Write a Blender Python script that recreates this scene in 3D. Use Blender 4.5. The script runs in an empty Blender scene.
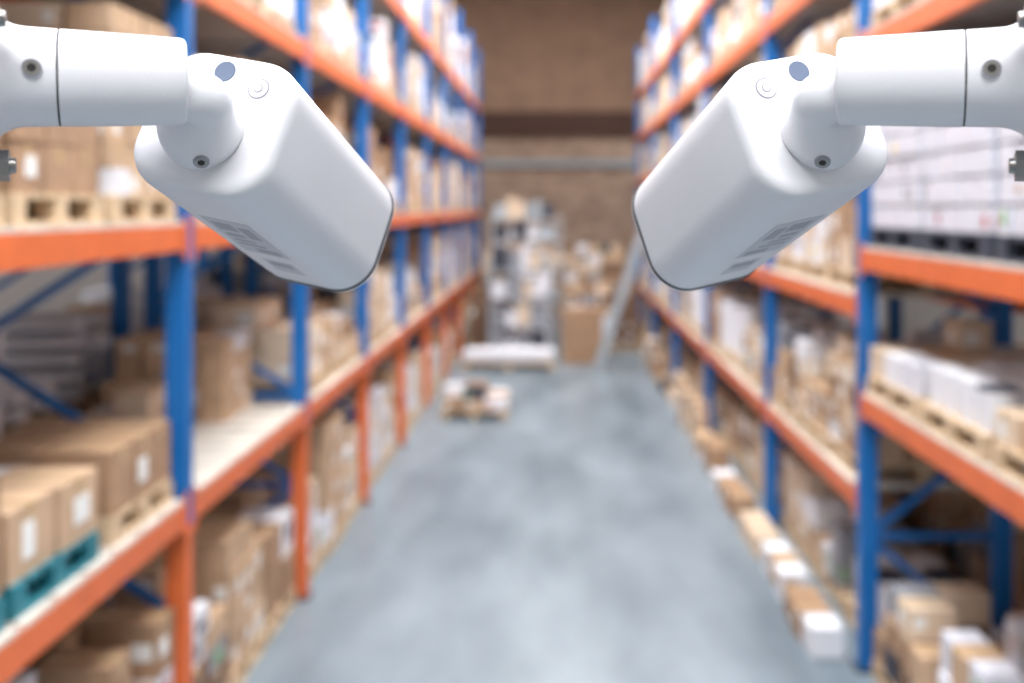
import bpy, bmesh, math, random
from mathutils import Vector, Matrix
rng = random.Random(41)
scene = bpy.context.scene
try:
    scene.view_settings.view_transform = 'Standard'
except Exception as e:
    print(e)

# ------------------------------------------------------------ materials
def lin(c):
    return tuple(((v/12.92) if v <= 0.04045 else ((v+0.055)/1.055)**2.4) for v in [x/255 for x in c]) + (1,)
def mat(name, rgb, rough=0.6, metal=0.0, noise=0.0, nscale=6.0, bump=0.0, coat=0.0):
    m = bpy.data.materials.new(name); m.use_nodes = True
    nt = m.node_tree; b = nt.nodes['Principled BSDF']
    b.inputs['Roughness'].default_value = rough
    b.inputs['Metallic'].default_value = metal
    if coat: b.inputs['Coat Weight'].default_value = coat
    c = lin(rgb)
    b.inputs['Base Color'].default_value = c
    if noise > 0 or bump > 0:
        tc = nt.nodes.new('ShaderNodeTexCoord')
        if noise > 0:
            n = nt.nodes.new('ShaderNodeTexNoise'); n.inputs['Scale'].default_value = nscale
            n.inputs['Detail'].default_value = 5
            nt.links.new(tc.outputs['Object'], n.inputs['Vector'])
            r = nt.nodes.new('ShaderNodeValToRGB')
            r.color_ramp.elements[0].position = 0.3; r.color_ramp.elements[1].position = 0.7
            r.color_ramp.elements[0].color = tuple(v*(1-noise) for v in c[:3])+(1,)
            r.color_ramp.elements[1].color = tuple(min(1, v*(1+noise)) for v in c[:3])+(1,)
            nt.links.new(n.outputs['Fac'], r.inputs['Fac'])
            nt.links.new(r.outputs['Color'], b.inputs['Base Color'])
        if bump > 0:
            n2 = nt.nodes.new('ShaderNodeTexNoise'); n2.inputs['Scale'].default_value = nscale*12
            nt.links.new(tc.outputs['Object'], n2.inputs['Vector'])
            bp = nt.nodes.new('ShaderNodeBump'); bp.inputs['Strength'].default_value = bump
            bp.inputs['Distance'].default_value = 0.002
            nt.links.new(n2.outputs['Fac'], bp.inputs['Height'])
            nt.links.new(bp.outputs['Normal'], b.inputs['Normal'])
    return m

M = {}
M['card1'] = mat('cardboard_tan', (202, 170, 140), .85, noise=.16)
M['card2'] = mat('cardboard_brown', (170, 136, 108), .85, noise=.16)
M['card3'] = mat('cardboard_light', (222, 200, 176), .85, noise=.1)
M['card4'] = mat('cardboard_dark', (124, 95, 76), .85, noise=.14)
M['white'] = mat('white_carton', (232, 232, 238), .7, noise=.06)
M['wrap'] = mat('stretch_wrapped_white', (224, 224, 234), .3, noise=.08, nscale=14)
M['grey'] = mat('grey_plastic', (150, 152, 160), .6)
M['label'] = mat('paper_label', (240, 240, 238), .7)
M['tape'] = mat('packing_tape', (190, 160, 120), .35)
M['wood'] = mat('pallet_wood', (208, 182, 150), .8, noise=.2, nscale=9)
M['board'] = mat('deck_board', (206, 198, 188), .75, noise=.14, nscale=4)
M['teal'] = mat('teal_paint', (40, 120, 135), .6, noise=.1)
M['yellow'] = mat('yellow_plastic', (240, 215, 90), .6)
M['dark'] = mat('dark_goods', (62, 66, 80), .7)
M['red'] = mat('red_goods', (190, 60, 50), .6)
M['green'] = mat('green_goods', (140, 180, 130), .6)
M['blue'] = mat('rack_blue_paint', (8, 104, 178), .45, noise=.06)
M['orange'] = mat('rack_orange_paint', (226, 112, 60), .45, noise=.08)
M['steel'] = mat('galvanised_steel', (175, 184, 192), .45, metal=.3)
M['darksteel'] = mat('dark_steel', (60, 62, 66), .5, metal=.5)

class MB:
    def __init__(s): s.v=[]; s.f=[]; s.m=[]
    def add(s, vs, fs, m):
        o=len(s.v); s.v += [tuple(v) for v in vs]
        for f in fs: s.f.append([o+i for i in f]); s.m.append(m)
    def box(s, x0,x1,y0,y1,z0,z1,m, rot=0):
        if x0>x1: x0,x1=x1,x0
        if y0>y1: y0,y1=y1,y0
        vs=[(x,y,z) for z in (z0,z1) for y in (y0,y1) for x in (x0,x1)]
        if rot:
            cx,cy=(x0+x1)/2,(y0+y1)/2; c,sn=math.cos(rot),math.sin(rot)
            vs=[(cx+(x-cx)*c-(y-cy)*sn, cy+(x-cx)*sn+(y-cy)*c, z) for x,y,z in vs]
        s.add(vs,[(0,2,3,1),(4,5,7,6),(0,1,5,4),(2,6,7,3),(0,4,6,2),(1,3,7,5)],m)
    def bar(s, a, b, w, t, m):
        a=Vector(a); b=Vector(b); d=(b-a).normalized()
        up=Vector((0,1,0)) if abs(d.y)<.9 else Vector((0,0,1))
        p=d.cross(up).normalized(); q=d.cross(p).normalized()
        vs=[e+p*i*w/2+q*j*t/2 for e in (a,b) for j in (-1,1) for i in (-1,1)]
        s.add(vs,[(0,2,3,1),(4,5,7,6),(0,1,5,4),(2,6,7,3),(0,4,6,2),(1,3,7,5)],m)
    def cyl(s, a, b, r0, r1, m, n=16, cap=True):
        a=Vector(a); b=Vector(b); d=(b-a).normalized()
        p=d.orthogonal().normalized(); q=d.cross(p)
        vs=[]
        for e,r in ((a,r0),(b,r1)):
            for i in range(n):
                t=2*math.pi*i/n; vs.append(e+(p*math.cos(t)+q*math.sin(t))*r)
        fs=[(i,(i+1)%n,n+(i+1)%n,n+i) for i in range(n)]
        if cap: fs += [tuple(range(n-1,-1,-1)), tuple(range(n,2*n))]
        s.add(vs,fs,m)
    def loft(s, rings, mats, cap0=True, cap1=True):
        n=len(rings[0])
        o=len(s.v)
        for r in rings: s.v += [tuple(v) for v in r]
        for k in range(len(rings)-1):
            for i in range(n):
                s.f.append([o+k*n+i,o+k*n+(i+1)%n,o+(k+1)*n+(i+1)%n,o+(k+1)*n+i]); s.m.append(mats[k] if isinstance(mats,list) else mats)
        m0=mats[0] if isinstance(mats,list) else mats; m1=mats[-1] if isinstance(mats,list) else mats
        if cap0: s.f.append([o+i for i in range(n-1,-1,-1)]); s.m.append(m0)
        if cap1: s.f.append([o+(len(rings)-1)*n+i for i in range(n)]); s.m.append(m1)
    def make(s, name, smooth=False, table=None):
        table = table or M
        used=[]
        for m in s.m:
            if m not in used: used.append(m)
        me=bpy.data.meshes.new(name); me.from_pydata(s.v,[],s.f)
        for u in used: me.materials.append(table[u])
        me.polygons.foreach_set('material_index',[used.index(m) for m in s.m])
        me.update()
        bm=bmesh.new(); bm.from_mesh(me); bmesh.ops.recalc_face_normals(bm, faces=bm.faces); bm.to_mesh(me); bm.free()
        if smooth:
            me.polygons.foreach_set('use_smooth',[True]*len(me.polygons))
            me.set_sharp_from_angle(angle=math.radians(38))
        ob=bpy.data.objects.new(name,me); scene.collection.objects.link(ob)
        return ob

# ------------------------------------------------------------ room shell
def node_mat_floor():
    m=bpy.data.materials.new('polished_concrete'); m.use_nodes=True; nt=m.node_tree; b=nt.nodes['Principled BSDF']
    tc=nt.nodes.new('ShaderNodeTexCoord'); n=nt.nodes.new('ShaderNodeTexNoise'); n.inputs['Scale'].default_value=.9; n.inputs['Detail'].default_value=7
    mp=nt.nodes.new('ShaderNodeMapping'); mp.inputs['Scale'].default_value=(1.5,.5,1)
    r=nt.nodes.new('ShaderNodeValToRGB'); r.color_ramp.elements[0].position=.32; r.color_ramp.elements[1].position=.70
    r.color_ramp.elements[0].color=lin((102,116,126)); r.color_ramp.elements[1].color=lin((144,157,167))
    nt.links.new(tc.outputs['Object'],mp.inputs['Vector']); nt.links.new(mp.outputs['Vector'],n.inputs['Vector'])
    nt.links.new(n.outputs['Fac'],r.inputs['Fac']); nt.links.new(r.outputs['Color'],b.inputs['Base Color'])
    b.inputs['Roughness'].default_value=.34
    return m
def node_mat_brick():
    m=bpy.data.materials.new('brick_wall'); m.use_nodes=True; nt=m.node_tree; b=nt.nodes['Principled BSDF']
    tc=nt.nodes.new('ShaderNodeTexCoord'); mp=nt.nodes.new('ShaderNodeMapping'); mp.inputs['Rotation'].default_value=(math.radians(90),0,0)
    t=nt.nodes.new('ShaderNodeTexBrick'); t.inputs['Scale'].default_value=1.4
    t.inputs['Color1'].default_value=lin((182,152,130)); t.inputs['Color2'].default_value=lin((150,120,100)); t.inputs['Mortar'].default_value=lin((168,156,146))
    nt.links.new(tc.outputs['Object'],mp.inputs['Vector']); nt.links.new(mp.outputs['Vector'],t.inputs['Vector']); nt.links.new(t.outputs['Color'],b.inputs['Base Color'])
    b.inputs['Roughness'].default_value=.9
    return m
R={'floor':node_mat_floor(),'brick':node_mat_brick(),'wall':mat('painted_wall',(200,198,194),.9,noise=.05,nscale=1),
   'ceil':mat('ceiling_panel',(190,188,184),.9),'brown':mat('brown_cladding',(142,112,92),.85,noise=.16,nscale=2),'dbrown':mat('dark_lintel',(74,48,38),.8),
   'bsteel':mat('blue_grey_steel',(150,160,168),.6)}
XW=7.8; Y0=-6.0; Y1=30.0; ZC=9.6
def shell(name,b,m):
    k=MB(); k.box(*b,m); return k.make(name,table=R)
shell('floor',(-XW,XW,Y0,Y1,-.2,0),'floor')
shell('ceiling',(-XW,XW,Y0,Y1,ZC,ZC+.2),'ceil')
shell('wall_left',(-XW-.2,-XW,Y0,Y1,-.2,ZC+.2),'wall')
shell('wall_right',(XW,XW+.2,Y0,Y1,-.2,ZC+.2),'wall')
shell('wall_front',(-XW-.2,XW+.2,Y0-.2,Y0,-.2,ZC+.2),'wall')
shell('wall_back',(-XW-.2,XW+.2,Y1,Y1+.2,-.2,ZC+.2),'brick')
shell('trim_1',(-XW,XW,Y1-.08,Y1,5.98,ZC),'brown')
shell('trim_2',(-XW,XW,Y1-.25,Y1,5.28,5.98),'dbrown')
shell('trim_3',(-XW,XW,Y1-.18,Y1,4.38,4.56),'bsteel')

# ------------------------------------------------------------ racks
PW=.12; BH=.14
LY=[3.03+2.69*i for i in range(10)]
RY=[3.9,7.1,10.3,14.5,18.6,22.7,26.8]
LA=2.05; RA=2.09
LD=1.32; RD=1.05
def rack(s, a, ys, levels_fn, orange_low, dep):
    k=MB(); xf=a; xr=a+dep
    H=7.4
    for y in ys:
        for x in (xf, xr-PW):
            zl=orange_low if x==xf else 0
            if zl: k.box(s*x,s*(x+PW),y-.05,y+.05,0.01,zl,'orange')
            k.box(s*x,s*(x+PW),y-.05,y+.05,max(zl,.01),H,'blue')
            k.box(s*(x-.03),s*(x+PW+.03),y-.08,y+.08,0,.015,'darksteel')
        xa=xf+PW/2; xb=xr-PW/2
        hor=(.15,.92,1.65,4.72,7.0)
        cur=[(xb,.15),(xa,.92),(xb,1.65)]
        for (p,q) in zip(cur,cur[1:]): k.bar((s*p[0],y,p[1]),(s*q[0],y,q[1]),.045,.035,'blue')
        cur=[(xa,1.65),(xb,2.42),(xa,3.2),(xb,3.97),(xa,4.72),(xb,5.5),(xa,6.25),(xb,7.0)]
        for (p,q) in zip(cur,cur[1:]): k.bar((s*p[0],y,p[1]),(s*q[0],y,q[1]),.045,.035,'blue')
        for z in hor: k.bar((s*xa,y,z),(s*xb,y,z),.045,.035,'blue')
    for i in range(len(ys)-1):
        for z in levels_fn(i):
            for x in (xf,xr-.05):
                k.box(s*x,s*(x+.05),ys[i]+.05,ys[i+1]-.05,z-BH/2,z+BH/2,'orange')
            for yy in (ys[i]+.05,ys[i+1]-.09):
                k.box(s*(xf-.008),s*xf,yy,yy+.04,z-.12,z+.12,'orange')
            nsl=9; L=ys[i+1]-ys[i]-.12
            for j in range(nsl):
                y=ys[i]+.06+L*j/nsl
                k.box(s*(xf+.002),s*(xr-.002),y,y+L/nsl-.03,z+BH/2,z+BH/2+.022,'board')
    return k.make('pallet_rack')
Llev=lambda i:[1.5,3.03,4.47,5.8]
Rlev=lambda i:[1.84,2.84,4.3,6.1] if i==0 else [1.16,2.5,3.85,5.0,6.1]
LA2=LA+LD+.15; RA2=RA+RD+.2
rack(-1,LA,LY,Llev,1.43,LD)
rack(-1,LA2,LY,Llev,0,LD)
rack(1,RA,RY,Rlev,0,RD)
rack(1,RA2,RY,Rlev,0,RD)

# ------------------------------------------------------------ goods
def pallet(k,s,x0,x1,y0,y1,z,m='wood'):
    n=6; w=(y1-y0)
    for j in range(3):
        xx=x0+(x1-x0-.1)*j/2
        k.box(s*xx,s*(xx+.1),y0,y1,z,z+.02,m)
        for q in range(3):
            yy=y0+(w-.1)*q/2
            k.box(s*xx,s*(xx+.1),yy,yy+.1,z+.02,z+.11,m)
    for j in range(n):
        yy=y0+w*j/n
        k.box(s*x0,s*x1,yy,yy+w/n*.78,z+.11,z+.135,m)
    return z+.135
def carton(k,s,x0,x1,y0,y1,z0,z1,m,rot=0,label=.4):
    k.box(s*x0,s*x1,y0,y1,z0,z1,m,rot)
    ym=(y0+y1)/2
    if rot: return
    if m.startswith('card'):
        k.box(s*(x0-.002),s*x1,ym-.025,ym+.025,z1,z1+.002,'tape')
        k.box(s*(x0-.002),s*x0,ym-.025,ym+.025,z1-.08,z1,'tape')
    if rng.random()<label:
        w=(y1-y0)*rng.uniform(.25,.45); h=(z1-z0)*rng.uniform(.3,.55); yc=y0+(y1-y0)*rng.uniform(.35,.65); zc=z0+(z1-z0)*rng.uniform(.4,.6)
        lm='label' if m.startswith('card') else rng.choice(['grey','green','dark','red','card1','yellow'])
        k.box(s*(x0-.004),s*x0,yc-w/2,yc+w/2,zc-h/2,zc+h/2,lm)
        k.box(s*(x0+.03),s*(x0+.03+w),y0-.004,y0,zc-h/2,zc+h/2,lm)
def load(k,s,x0,x1,y0,y1,z,h,kind,pm='wood',pal=True,base=None):
    if pal: z=pallet(k,s,x0,x1,y0,y1,z,pm)
    if kind=='empty': return
    W=x1-x0; D=y1-y0
    if kind in('boxes','white','mixed','small','smallwhite','mwhite'):
        bw={'boxes':.34,'white':.36,'mixed':.3,'small':.22,'smallwhite':.17,'mwhite':.26}[kind]
        bh=rng.uniform(.2,.32)
        if kind=='small': bh=rng.uniform(.12,.18)
        if kind=='smallwhite': bh=.15
        if kind in('mixed','mwhite'): bh=rng.uniform(.14,.24)
        nx=max(1,round(W/bw)); ny=max(1,round(D/(bw*rng.uniform(.75,1.1)))); nz=max(1,round(h/bh))
        if kind=='white': b0='white'
        elif kind=='smallwhite': b0='wrap'
        else: b0=base or rng.choice(['card1','card2','card3','card1'])
        for i in range(nx):
            for j in range(ny):
                top=nz
                if kind in('mixed','mwhite'): top=max(1,nz-rng.randint(0,2))
                elif kind!='smallwhite' and rng.random()<.22: top=max(1,top-1)
                for q in range(top):
                    m=b0
                    if kind=='mixed': m=rng.choice(['card1','card2','card3','white','card1','card4','card3','white','grey','card2','card1','dark' if rng.random()<.4 else 'white'])
                    elif kind=='mwhite': m=rng.choice(['white','white','wrap','card3','white','card1'])
                    elif rng.random()<.12 and kind!='smallwhite': m=rng.choice(['card1','white','card3','white'])
                    bx=x0+W*i/nx; by=y0+D*j/ny; jx=rng.uniform(.003,.03); jy=rng.uniform(.003,.03)
                    if kind=='smallwhite': jx*=.8; jy*=.8
                    carton(k,s,bx+jx,bx+W/nx-.004,by+jy,by+D/ny-.004,z+bh*q,z+bh*(q+1)-(.004 if kind!='smallwhite' else .014),m,label=.4 if kind!='smallwhite' else .15)
    elif kind=='cans':
        r=rng.choice([.1,.14]); hh=r*2.1; nx=int(W/(2*r+.01)); ny=int(D/(2*r+.01)); nz=max(1,int(h/(hh+.02)))
        for i in range(nx):
            for j in range(ny):
                for q in range(nz):
                    c=(s*(x0+(i+.5)*W/nx), y0+(j+.5)*D/ny)
                    zz=z+q*(hh+.012)
                    k.cyl((*c,zz),(*c,zz+hh),r*.93,r,'white',14)
                    k.cyl((*c,zz+hh),(*c,zz+hh+.012),r*1.02,r*1.02,rng.choice(['white','grey','white','dark']),14)
    elif kind=='sacks':
        nz=max(1,int(h/.13))
        for q in range(nz):
            for j in range(2):
                ya=y0+D*j/2+.01; yb=ya+D/2-.03
                rings=[]
                for t in range(9):
                    f=t/8; x=x0+.01+(W-.02)*f; e=max(.15,math.sin(math.pi*f))**.35
                    ring=[]
                    for a in range(12):
                        an=2*math.pi*a/12
                        ring.append((s*x,(ya+yb)/2+math.cos(an)*(yb-ya)/2*e, z+.13*q+.063+math.copysign(abs(math.sin(an))**.7,math.sin(an))*.062*e))
                    rings.append(ring)
                k.loft(rings,'white')
KINDS=['boxes','mixed','mixed','mwhite','white','small','mixed','cans','boxes','boxes']
def fill(s,a,y0,y1,z,hmax,kinds,hmin=.35,n=None,xoff=.03,name='pallets_of_goods'):
    k=MB(); n=n or max(2,round((y1-y0)/.9)); L=(y1-y0)/n
    dep=1.18 if s<0 else .92
    for i in range(n):
        ya=y0+L*i+.03; yb=ya+L-.06
        kd=rng.choice(kinds)
        if kd=='none': continue
        xo=xoff+rng.uniform(0,.05)
        load(k,s,a+xo,a+xo+dep,ya,yb,z,rng.uniform(hmin,hmax),kd)
    if k.v: return k.make(name)
zb=BH/2+.0225
for i in range(len(LY)-1):
    y0,y1=LY[i]+.07,LY[i+1]-.07
    fill(-1,LA,y0,y1,0,1.0,KINDS if i>1 else ['boxes','mixed','small','mixed'],.6)
    if i==0:
        k=MB()
        load(k,-1,LA+.05,LA+1.2,y0+.0,y0+.8,1.5+zb,.36,'boxes','teal',base='card2')
        load(k,-1,LA+.05,LA+1.2,y0+.86,y0+1.6,1.5+zb,.34,'boxes','teal',base='card1')
        load(k,-1,LA+.05,LA+.75,y0+1.75,y0+2.5,1.5+zb,.25,'boxes',base='card2')
        k.make('pallets_of_goods')
    elif i==1:
        k=MB()
        load(k,-1,LA+.42,LA+1.25,y1-.72,y1,1.5+zb,.66,'small',pal=False,base='card1')
        load(k,-1,LA+.75,LA+1.25,y1-1.3,y1-.76,1.5+zb,.32,'small',pal=False,base='card3')
        k.make('stacked_cardboard_boxes')
    else:
        fill(-1,LA,y0,y1,1.5+zb,.95,KINDS,.35)
    fill(-1,LA,y0,y1,3.03+zb,.95,['boxes','mixed','small','boxes','cans'] if i else ['mixed','boxes','small'],.3 if i<2 else .5)
    fill(-1,LA,y0,y1,4.47+zb,.95,KINDS,.5)
    fill(-1,LA,y0,y1,5.8+zb,1.4,KINDS,.6)
    fill(-1,LA2,y0,y1,0,1.05,KINDS,.5)
    fill(-1,LA2,y0,y1,1.5+zb,.8,['boxes','white','mixed','none','cans'] if i>2 else ['mwhite','white','sacks'],.15)
    fill(-1,LA2,y0,y1,3.03+zb,1.0,KINDS,.5)
    fill(-1,LA2,y0,y1,4.47+zb,.95,KINDS,.5)
for i in range(len(RY)-1):
    y0,y1=RY[i]+.07,RY[i+1]-.07
    if i==0:
        fill(1,RA,y0,y1,0,.8,['mixed','mixed','mwhite','small'],.45,xoff=.04)
        k=MB()
        load(k,1,RA+.02,RA+1.0,y0+.1,y0+1.0,1.84+zb,.3,'mwhite')
        load(k,1,RA+.02,RA+1.0,y0+1.1,y0+2.0,1.84+zb,.32,'cans')
        load(k,1,RA+.02,RA+1.0,y0+2.1,y0+3.0,1.84+zb,.36,'mwhite')
        k.make('pallets_of_goods')
        k=MB()
        for q in range(3):
            load(k,1,RA+.04,RA+1.0,y0+.1+q,y0+1.0+q,2.84+zb,[.7,.9,.98][q],'smallwhite','dark')
        k.make('pallets_of_goods')
        fill(1,RA,y0,y1,4.3+zb,1.2,['white','mixed','mwhite'],.6)
        fill(1,RA,y0,y1,6.1+zb,1.0,KINDS,.5)
        fill(1,RA2,y0,y1,0,1.0,KINDS,.5)
        fill(1,RA2,y0,y1,1.84+zb,.5,['mixed','white','cans','boxes'],.3)
        for z in (2.84,4.3): fill(1,RA2,y0,y1,z+zb,.75,['mixed','white','cans','boxes'],.3)
    else:
        k=MB(); n=round((y1-y0)/.9); L=(y1-y0)/n
        for q in range(n):
            ya=y0+L*q
            load(k,1,RA-rng.uniform(.2,.33),RA-.05,ya+.09,ya+L-.09,0,rng.uniform(.2,.6),rng.choice(['mixed','mixed','small']),pal=False)
            load(k,1,RA+.16,RA+1.0,ya+.03,ya+L-.03,0,rng.uniform(.35,.7),rng.choice(['mixed','boxes','mixed','cans','small']))
        k.make('pallets_of_goods')
        fill(1,RA,y0,y1,1.16+zb,.85,['mixed','boxes','cans','mixed','mwhite'],.35)
        fill(1,RA,y0,y1,2.5+zb,.9,['mixed','white','boxes','mwhite'],.5)
        fill(1,RA,y0,y1,3.85+zb,.75,KINDS,.4)
        fill(1,RA,y0,y1,5.0+zb,.75,KINDS,.4)
        fill(1,RA,y0,y1,6.1+zb,1.1,KINDS,.5)
        for z in (0,1.16,2.5,3.85): fill(1,RA2,y0,y1,z+(zb if z else 0),.8,['mixed','white','boxes','none'],.4)

# ------------------------------------------------------------ end of aisle
k=MB(); load(k,1,-1.75,-.75,15.4,16.4,0,.4,'mixed'); k.make('pallet_of_boxes')
def shelving(x0,x1,y0,y1,H,zs):
    k=MB()
    for x in (x0,x1-.05):
        for y in (y0,y1-.05): k.box(x,x+.05,y,y+.05,0,H,'steel')
    for z in zs:
        k.box(x0,x1,y0,y1,z,z+.03,'steel')
        x=x0+.07
        while x<x1-.3:
            w=rng.uniform(.16,.34); h=rng.uniform(.25,.5)
            if rng.random()<.35: k.cyl((x+w/2,y0+.25,z+.03),(x+w/2,y0+.25,z+.03+h),w*.48,w*.48,rng.choice(['white','grey','white','steel']),14)
            else: k.box(x,x+w,y0+.06,y0+.5,z+.03,z+.03+h,rng.choice(['white','grey','white','card3','steel','dark']))
            x+=w+.02
    k.make('metal_shelving_unit')
shelving(-1.4,-.1,21.0,21.6,2.1,(.12,.72,1.3,1.9))
shelving(-1.55,.1,24.0,24.7,3.0,(.3,1.0,1.7,2.4,2.9))
k=MB(); load(k,1,-1.85,-.05,20.0,20.8,0,.28,'sacks'); k.make('pallet_of_sacks')
k=MB(); load(k,1,-1.0,-.1,22.3,23.2,0,1.5,'white'); load(k,1,.25,1.15,22.4,23.3,0,1.3,'mixed'); load(k,1,1.2,1.8,22.6,23.4,0,1.0,'boxes',base='card4'); load(k,1,-1.95,-1.1,22.4,23.3,0,1.2,'boxes',base='card4'); k.make('pallets_of_goods')
k=MB(); load(k,1,-1.9,-.2,26.0,27.0,0,2.1,'mixed'); load(k,1,-.1,1.7,26.0,27.0,0,2.0,'mixed'); k.make('pallets_of_goods')
k=MB(); carton(k,1,.1,.92,20.8,21.5,0.0,1.12,'card2',label=0); k.make('large_cardboard_carton')
k=MB()
for dy in (0,.42):
    k.bar((.78,19.8+dy,0.02),(1.75,19.8+dy,2.95),.13,.05,'steel')
for t in range(1,10):
    f=t/10; x=.78+.97*f; z=2.95*f
    k.bar((x,19.82,z),(x,20.2,z),.035,.035,'steel')
k.make('leaning_ladder')

# ------------------------------------------------------------ security cameras
C={'paint':mat('white_powder_coat',(226,225,230),.40,bump=.06,nscale=40),'seam':mat('dark_seam',(38,40,46),.7),  # seam: plain dark colour of the housing and arm joints
   'metal':mat('stainless',(150,148,146),.35,metal=1),'hole':mat('hex_socket',(30,26,24),.6),
   'dot':mat('blue_grey_plug',(100,112,136),.5),'ring':mat('plug_groove',(150,150,160),.6),'lab':mat('sticker_grey',(196,197,204),.5),'lab2':mat('sticker_print',(160,162,172),.5),
   'glass':mat('lens_glass',(12,12,16),.05,coat=1),'black':mat('black_bezel',(22,22,24),.4)}
def section(hw,hh,r,n=12):
    pts=[]
    for cx,cy,a0 in ((hw-r,hh-r,0),(-hw+r,hh-r,90),(-hw+r,-hh+r,180),(hw-r,-hh+r,270)):
        for i in range(n+1):
            t=math.radians(a0+90*i/n); pts.append((cx+r*math.cos(t),cy+r*math.sin(t)))
    return pts
def security_camera(P0,P1,P2,rear,front,udir,mir):
    P0,P1,P2,rear,front=map(Vector,(P0,P1,P2,rear,front))
    k=MB()
    n=(front-rear).normalized(); L=.268
    u=Vector(udir); u=(u-n*u.dot(n)).normalized()
    v=u.cross(n)
    if v.z<0: v=-v
    def W(a,b,s): return rear+u*a*mir+v*b+n*s   # a: + = aisle side
    HW,HH,RC=.0645,.0630,.038
    st=[(0,.0120),(.0008,.0080),(.0024,.0044),(.0052,.0021),(.0090,.0007),(.0135,0),(.10,0),(.20,-.0003),(L-.0085,-.0003),(L-.0080,.0012),(L-.0062,.0012),(L-.0058,-.0016),(L-.003,-.0014),(L-.001,.0003),(L,.003),(L,.007),(L-.009,.009)]
    rings=[];ms=[]
    for s,i in st:
        rings.append([W(a,b,s) for a,b in section(HW-i,HH-i,max(.01,RC-i))])
    for q in range(len(st)-1): ms.append('seam' if q in (8,9,10) else 'paint')
    k.loft(rings,ms,cap1=False)
    k.add([W(a,b,L-.009) for a,b in section(HW-.009,HH-.009,RC-.009)],[tuple(range(52))],'black')
    k.cyl(W(0,0,L-.010),W(0,0,L-.003),.026,.024,'black',32); k.cyl(W(0,0,L-.0035),W(0,0,L-.002),.017,.014,'glass',32)
    for t in range(8):
        an=t*math.pi/4; k.cyl(W(.038*math.cos(an),.038*math.sin(an),L-.010),W(.038*math.cos(an),.038*math.sin(an),L-.006),.005,.004,'glass',12)
    # plugs on the rear cap
    k.cyl(W(-.0045,.0445,.003),W(-.0045,.0445,-.0008),.0095,.0092,'dot',28)
    k.cyl(W(.031,.0345,.001),W(.031,.0345,-.0004),.0094,.0094,'ring',28)
    k.cyl(W(.031,.0345,.001),W(.031,.0345,-.0008),.0084,.0082,'paint',28)
    k.cyl(W(.031,.0345,-.0005),W(.031,.0345,-.0011),.0040,.0040,'ring',28)
    k.cyl(W(.031,.0345,-.0008),W(.031,.0345,-.0015),.0032,.0030,'paint',28)
    def lab(a0,a1,s0,s1,m,h=.0004):
        b=-HH
        vs=[W(a,b-o,s) for o in (-.0006,h) for s in (s0,s1) for a in (a0,a1)]
        k.add(vs,[(0,2,3,1),(4,5,7,6),(0,1,5,4),(2,6,7,3),(0,4,6,2),(1,3,7,5)],m)
    lab(-.024,.024,.070,.165,'lab')
    lab(-.018,.002,.08,.10,'lab2',.0006); lab(.006,.018,.085,.115,'lab2',.0006); lab(-.018,.0,.11,.118,'lab2',.0006)
    lab(-.018,.004,.125,.13,'lab2',.0006); lab(-.018,.010,.136,.141,'lab2',.0006); lab(-.006,.018,.148,.160,'lab2',.0006)
    lab(-.016,.016,.185,.222,'lab'); lab(-.012,.012,.19,.204,'lab2',.0006)
    # elbow neck : from arm end to rear cap
    ad=(P2-P0).normalized()
    dn=Vector((0,0,-.0095))
    A=P2-ad*.008+dn; B=P2+ad*.034+dn; Cc=rear+v*(-.013)-n*.028; D=rear+v*(-.013)
    rings=[]; N=30; spt=None
    for i in range(N+1):
        t=i/N
        p=A*(1-t)**3+B*3*t*(1-t)**2+Cc*3*t*t*(1-t)+D*t**3
        d=((B-A)*(1-t)**2*3+(Cc-B)*6*t*(1-t)+(D-Cc)*3*t*t).normalized()
        x=(v-d*v.dot(d)).normalized(); y=d.cross(x)
        r=.0205
        if t>.42: r=.0205+.0130*min(1,((t-.42)/.36))**1.3
        if t>.93: r=.0335-.001*(t-.93)/.07
        rings.append([p+(x*math.cos(a)+y*math.sin(a))*r for a in [2*math.pi*q/44 for q in range(44)]])
        if i==24:
            o=-v+u*mir*.42; o=(o-d*o.dot(d)).normalized(); spt=(p+o*r, (o*.93-d*.30).normalized())
    k.loft(rings,'paint')
    # arm lathe
    px=(Vector((0,0,1))-ad*ad.z).normalized(); py=ad.cross(px)
    S1=(P1-P0).length; S2=(P2-P0).length
    prof=[(-.014,.0),(-.014,.080),(-.012,.082),(-.004,.082),(-.001,.080),(0,.076),(.001,.056),(.004,.047),(.009,.041),(.016,.0375),(.022,.0362),
          (S1-.0007,.0354),(S1-.0003,.0348),(S1+.0003,.0348),(S1+.0007,.0354),(S1+.01,.0353),(S2-.012,.0333),(S2-.004,.0330),(S2-.0012,.0320),(S2,.0300),(S2,.001)]
    rings=[]
    for s,r in prof:
        r=max(r,.0005)
        rings.append([P0+ad*s+(px*math.cos(a)+py*math.sin(a))*r for a in [2*math.pi*q/64 for q in range(64)]])
    ms=['paint']*(len(prof)-1); ms[11]='seam'; ms[12]='seam'; ms[13]='seam'
    k.loft(rings,ms)
    def screw(c,d,r):
        d=Vector(d).normalized()
        k.cyl(c-d*.004,c+d*.0010,r,r*.97,'ring',28); k.cyl(c-d*.001,c+d*.0013,r*.84,r*.82,'metal',24)
        k.cyl(c,c+d*.0016,r*.50,r*.48,'hole',6)
    c=P0+ad*(S1*.66); o=Vector((mir*.25,-1,.06)); o=(o-ad*ad.dot(o)).normalized()
    screw(c+o*.0366,o,.0066)
    screw(spt[0]+spt[1]*.0004,spt[1],.0064)
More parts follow.
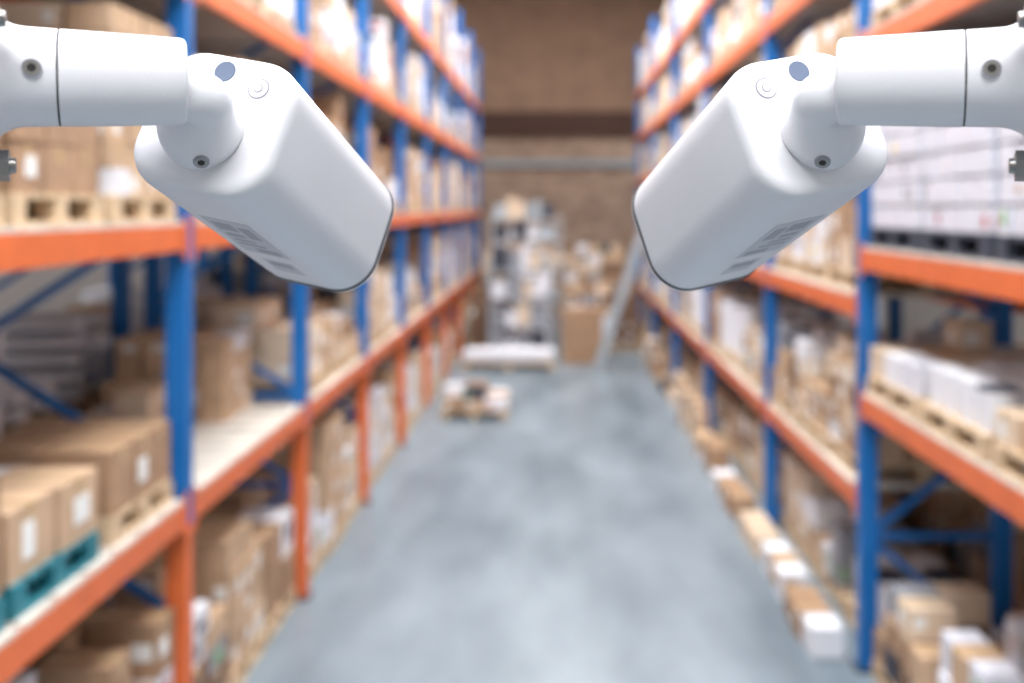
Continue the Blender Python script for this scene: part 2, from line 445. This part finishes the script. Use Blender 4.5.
    # mounting bolts
    for an in (180,60,300):
        t=math.radians(an); c=P0+(px*math.cos(t)+py*math.sin(t))*.064
        k.cyl(c-ad*.001,c+ad*.003,.0145,.0145,'metal',28); k.cyl(c+ad*.003,c+ad*.013,.0115,.0115,'metal',6)
        k.cyl(c+ad*.013,c+ad*.017,.006,.0055,'metal',20)
    ob=k.make('security_camera',smooth=True,table=C)
    kc=MB(); cc=P0-ad*(.0142+.05); ang=math.atan2(ad.y,ad.x)
    kc.box(cc.x-.05,cc.x+.05,cc.y-.05,cc.y+.05,.012,ZC,'steel',ang); kc.box(cc.x-.11,cc.x+.11,cc.y-.11,cc.y+.11,0,.012,'darksteel',ang)
    kc.make('mounting_post')
    return ob
security_camera((-.4049,.7286,3.2935),(-.3623,.7465,3.2941),(-.2826,.78,3.2952),(-.2840,.84,3.2715),(-.2418,1.085,3.1762),(.956,-.222,-.189),1)
security_camera((.3437,.7346,3.2935),(.2983,.7505,3.2941),(.2140,.78,3.2952),(.2100,.84,3.2715),(.1465,1.085,3.1762),(.930,.31,.189),-1)

# ------------------------------------------------------------ lights
def area(name,loc,tgt,sx,sy,e,col=(1,1,1)):
    l=bpy.data.lights.new(name,'AREA'); l.shape='RECTANGLE'; l.size=sx; l.size_y=sy; l.energy=e; l.color=col
    o=bpy.data.objects.new(name,l); scene.collection.objects.link(o); o.location=loc
    d=Vector(tgt)-Vector(loc); o.rotation_euler=d.to_track_quat('-Z','Y').to_euler(); return o
for i,y in enumerate((2.5,8,14.5,21.5)):
    area('aisle_lamp',(0,y,9.2),(0,y,0),3.0,4.0,[480,600,640,680][i],(.97,.985,1))
for s in (-1,1):
    for y in (4,13,22): area('side_fill_light',(s*6.8,y,9.2),(s*5,y,0),1.6,6,680,(.96,.98,1))  # added unseen lights at the sides, brighten the racks from behind
area('front_fill_light',(0,-3.0,8.4),(0,3,2.6),4,2,580,(.99,.995,1))  # added fill above and behind the viewer, no door modelled there
w=bpy.data.worlds.new('world'); scene.world=w; w.use_nodes=True
w.node_tree.nodes['Background'].inputs[0].default_value=(.8,.88,1,1); w.node_tree.nodes['Background'].inputs[1].default_value=.5

# ------------------------------------------------------------ camera
cd=bpy.data.cameras.new('cam'); co=bpy.data.objects.new('cam',cd); scene.collection.objects.link(co)
co.location=(0,0,3.2); co.rotation_euler=(math.radians(90),0,0)
cd.sensor_width=36; cd.lens=36; cd.shift_x=-45/1024; cd.shift_y=-134.5/1024
cd.clip_start=.05; cd.dof.use_dof=True; cd.dof.focus_distance=.85; cd.dof.aperture_fstop=36/13
scene.camera=co
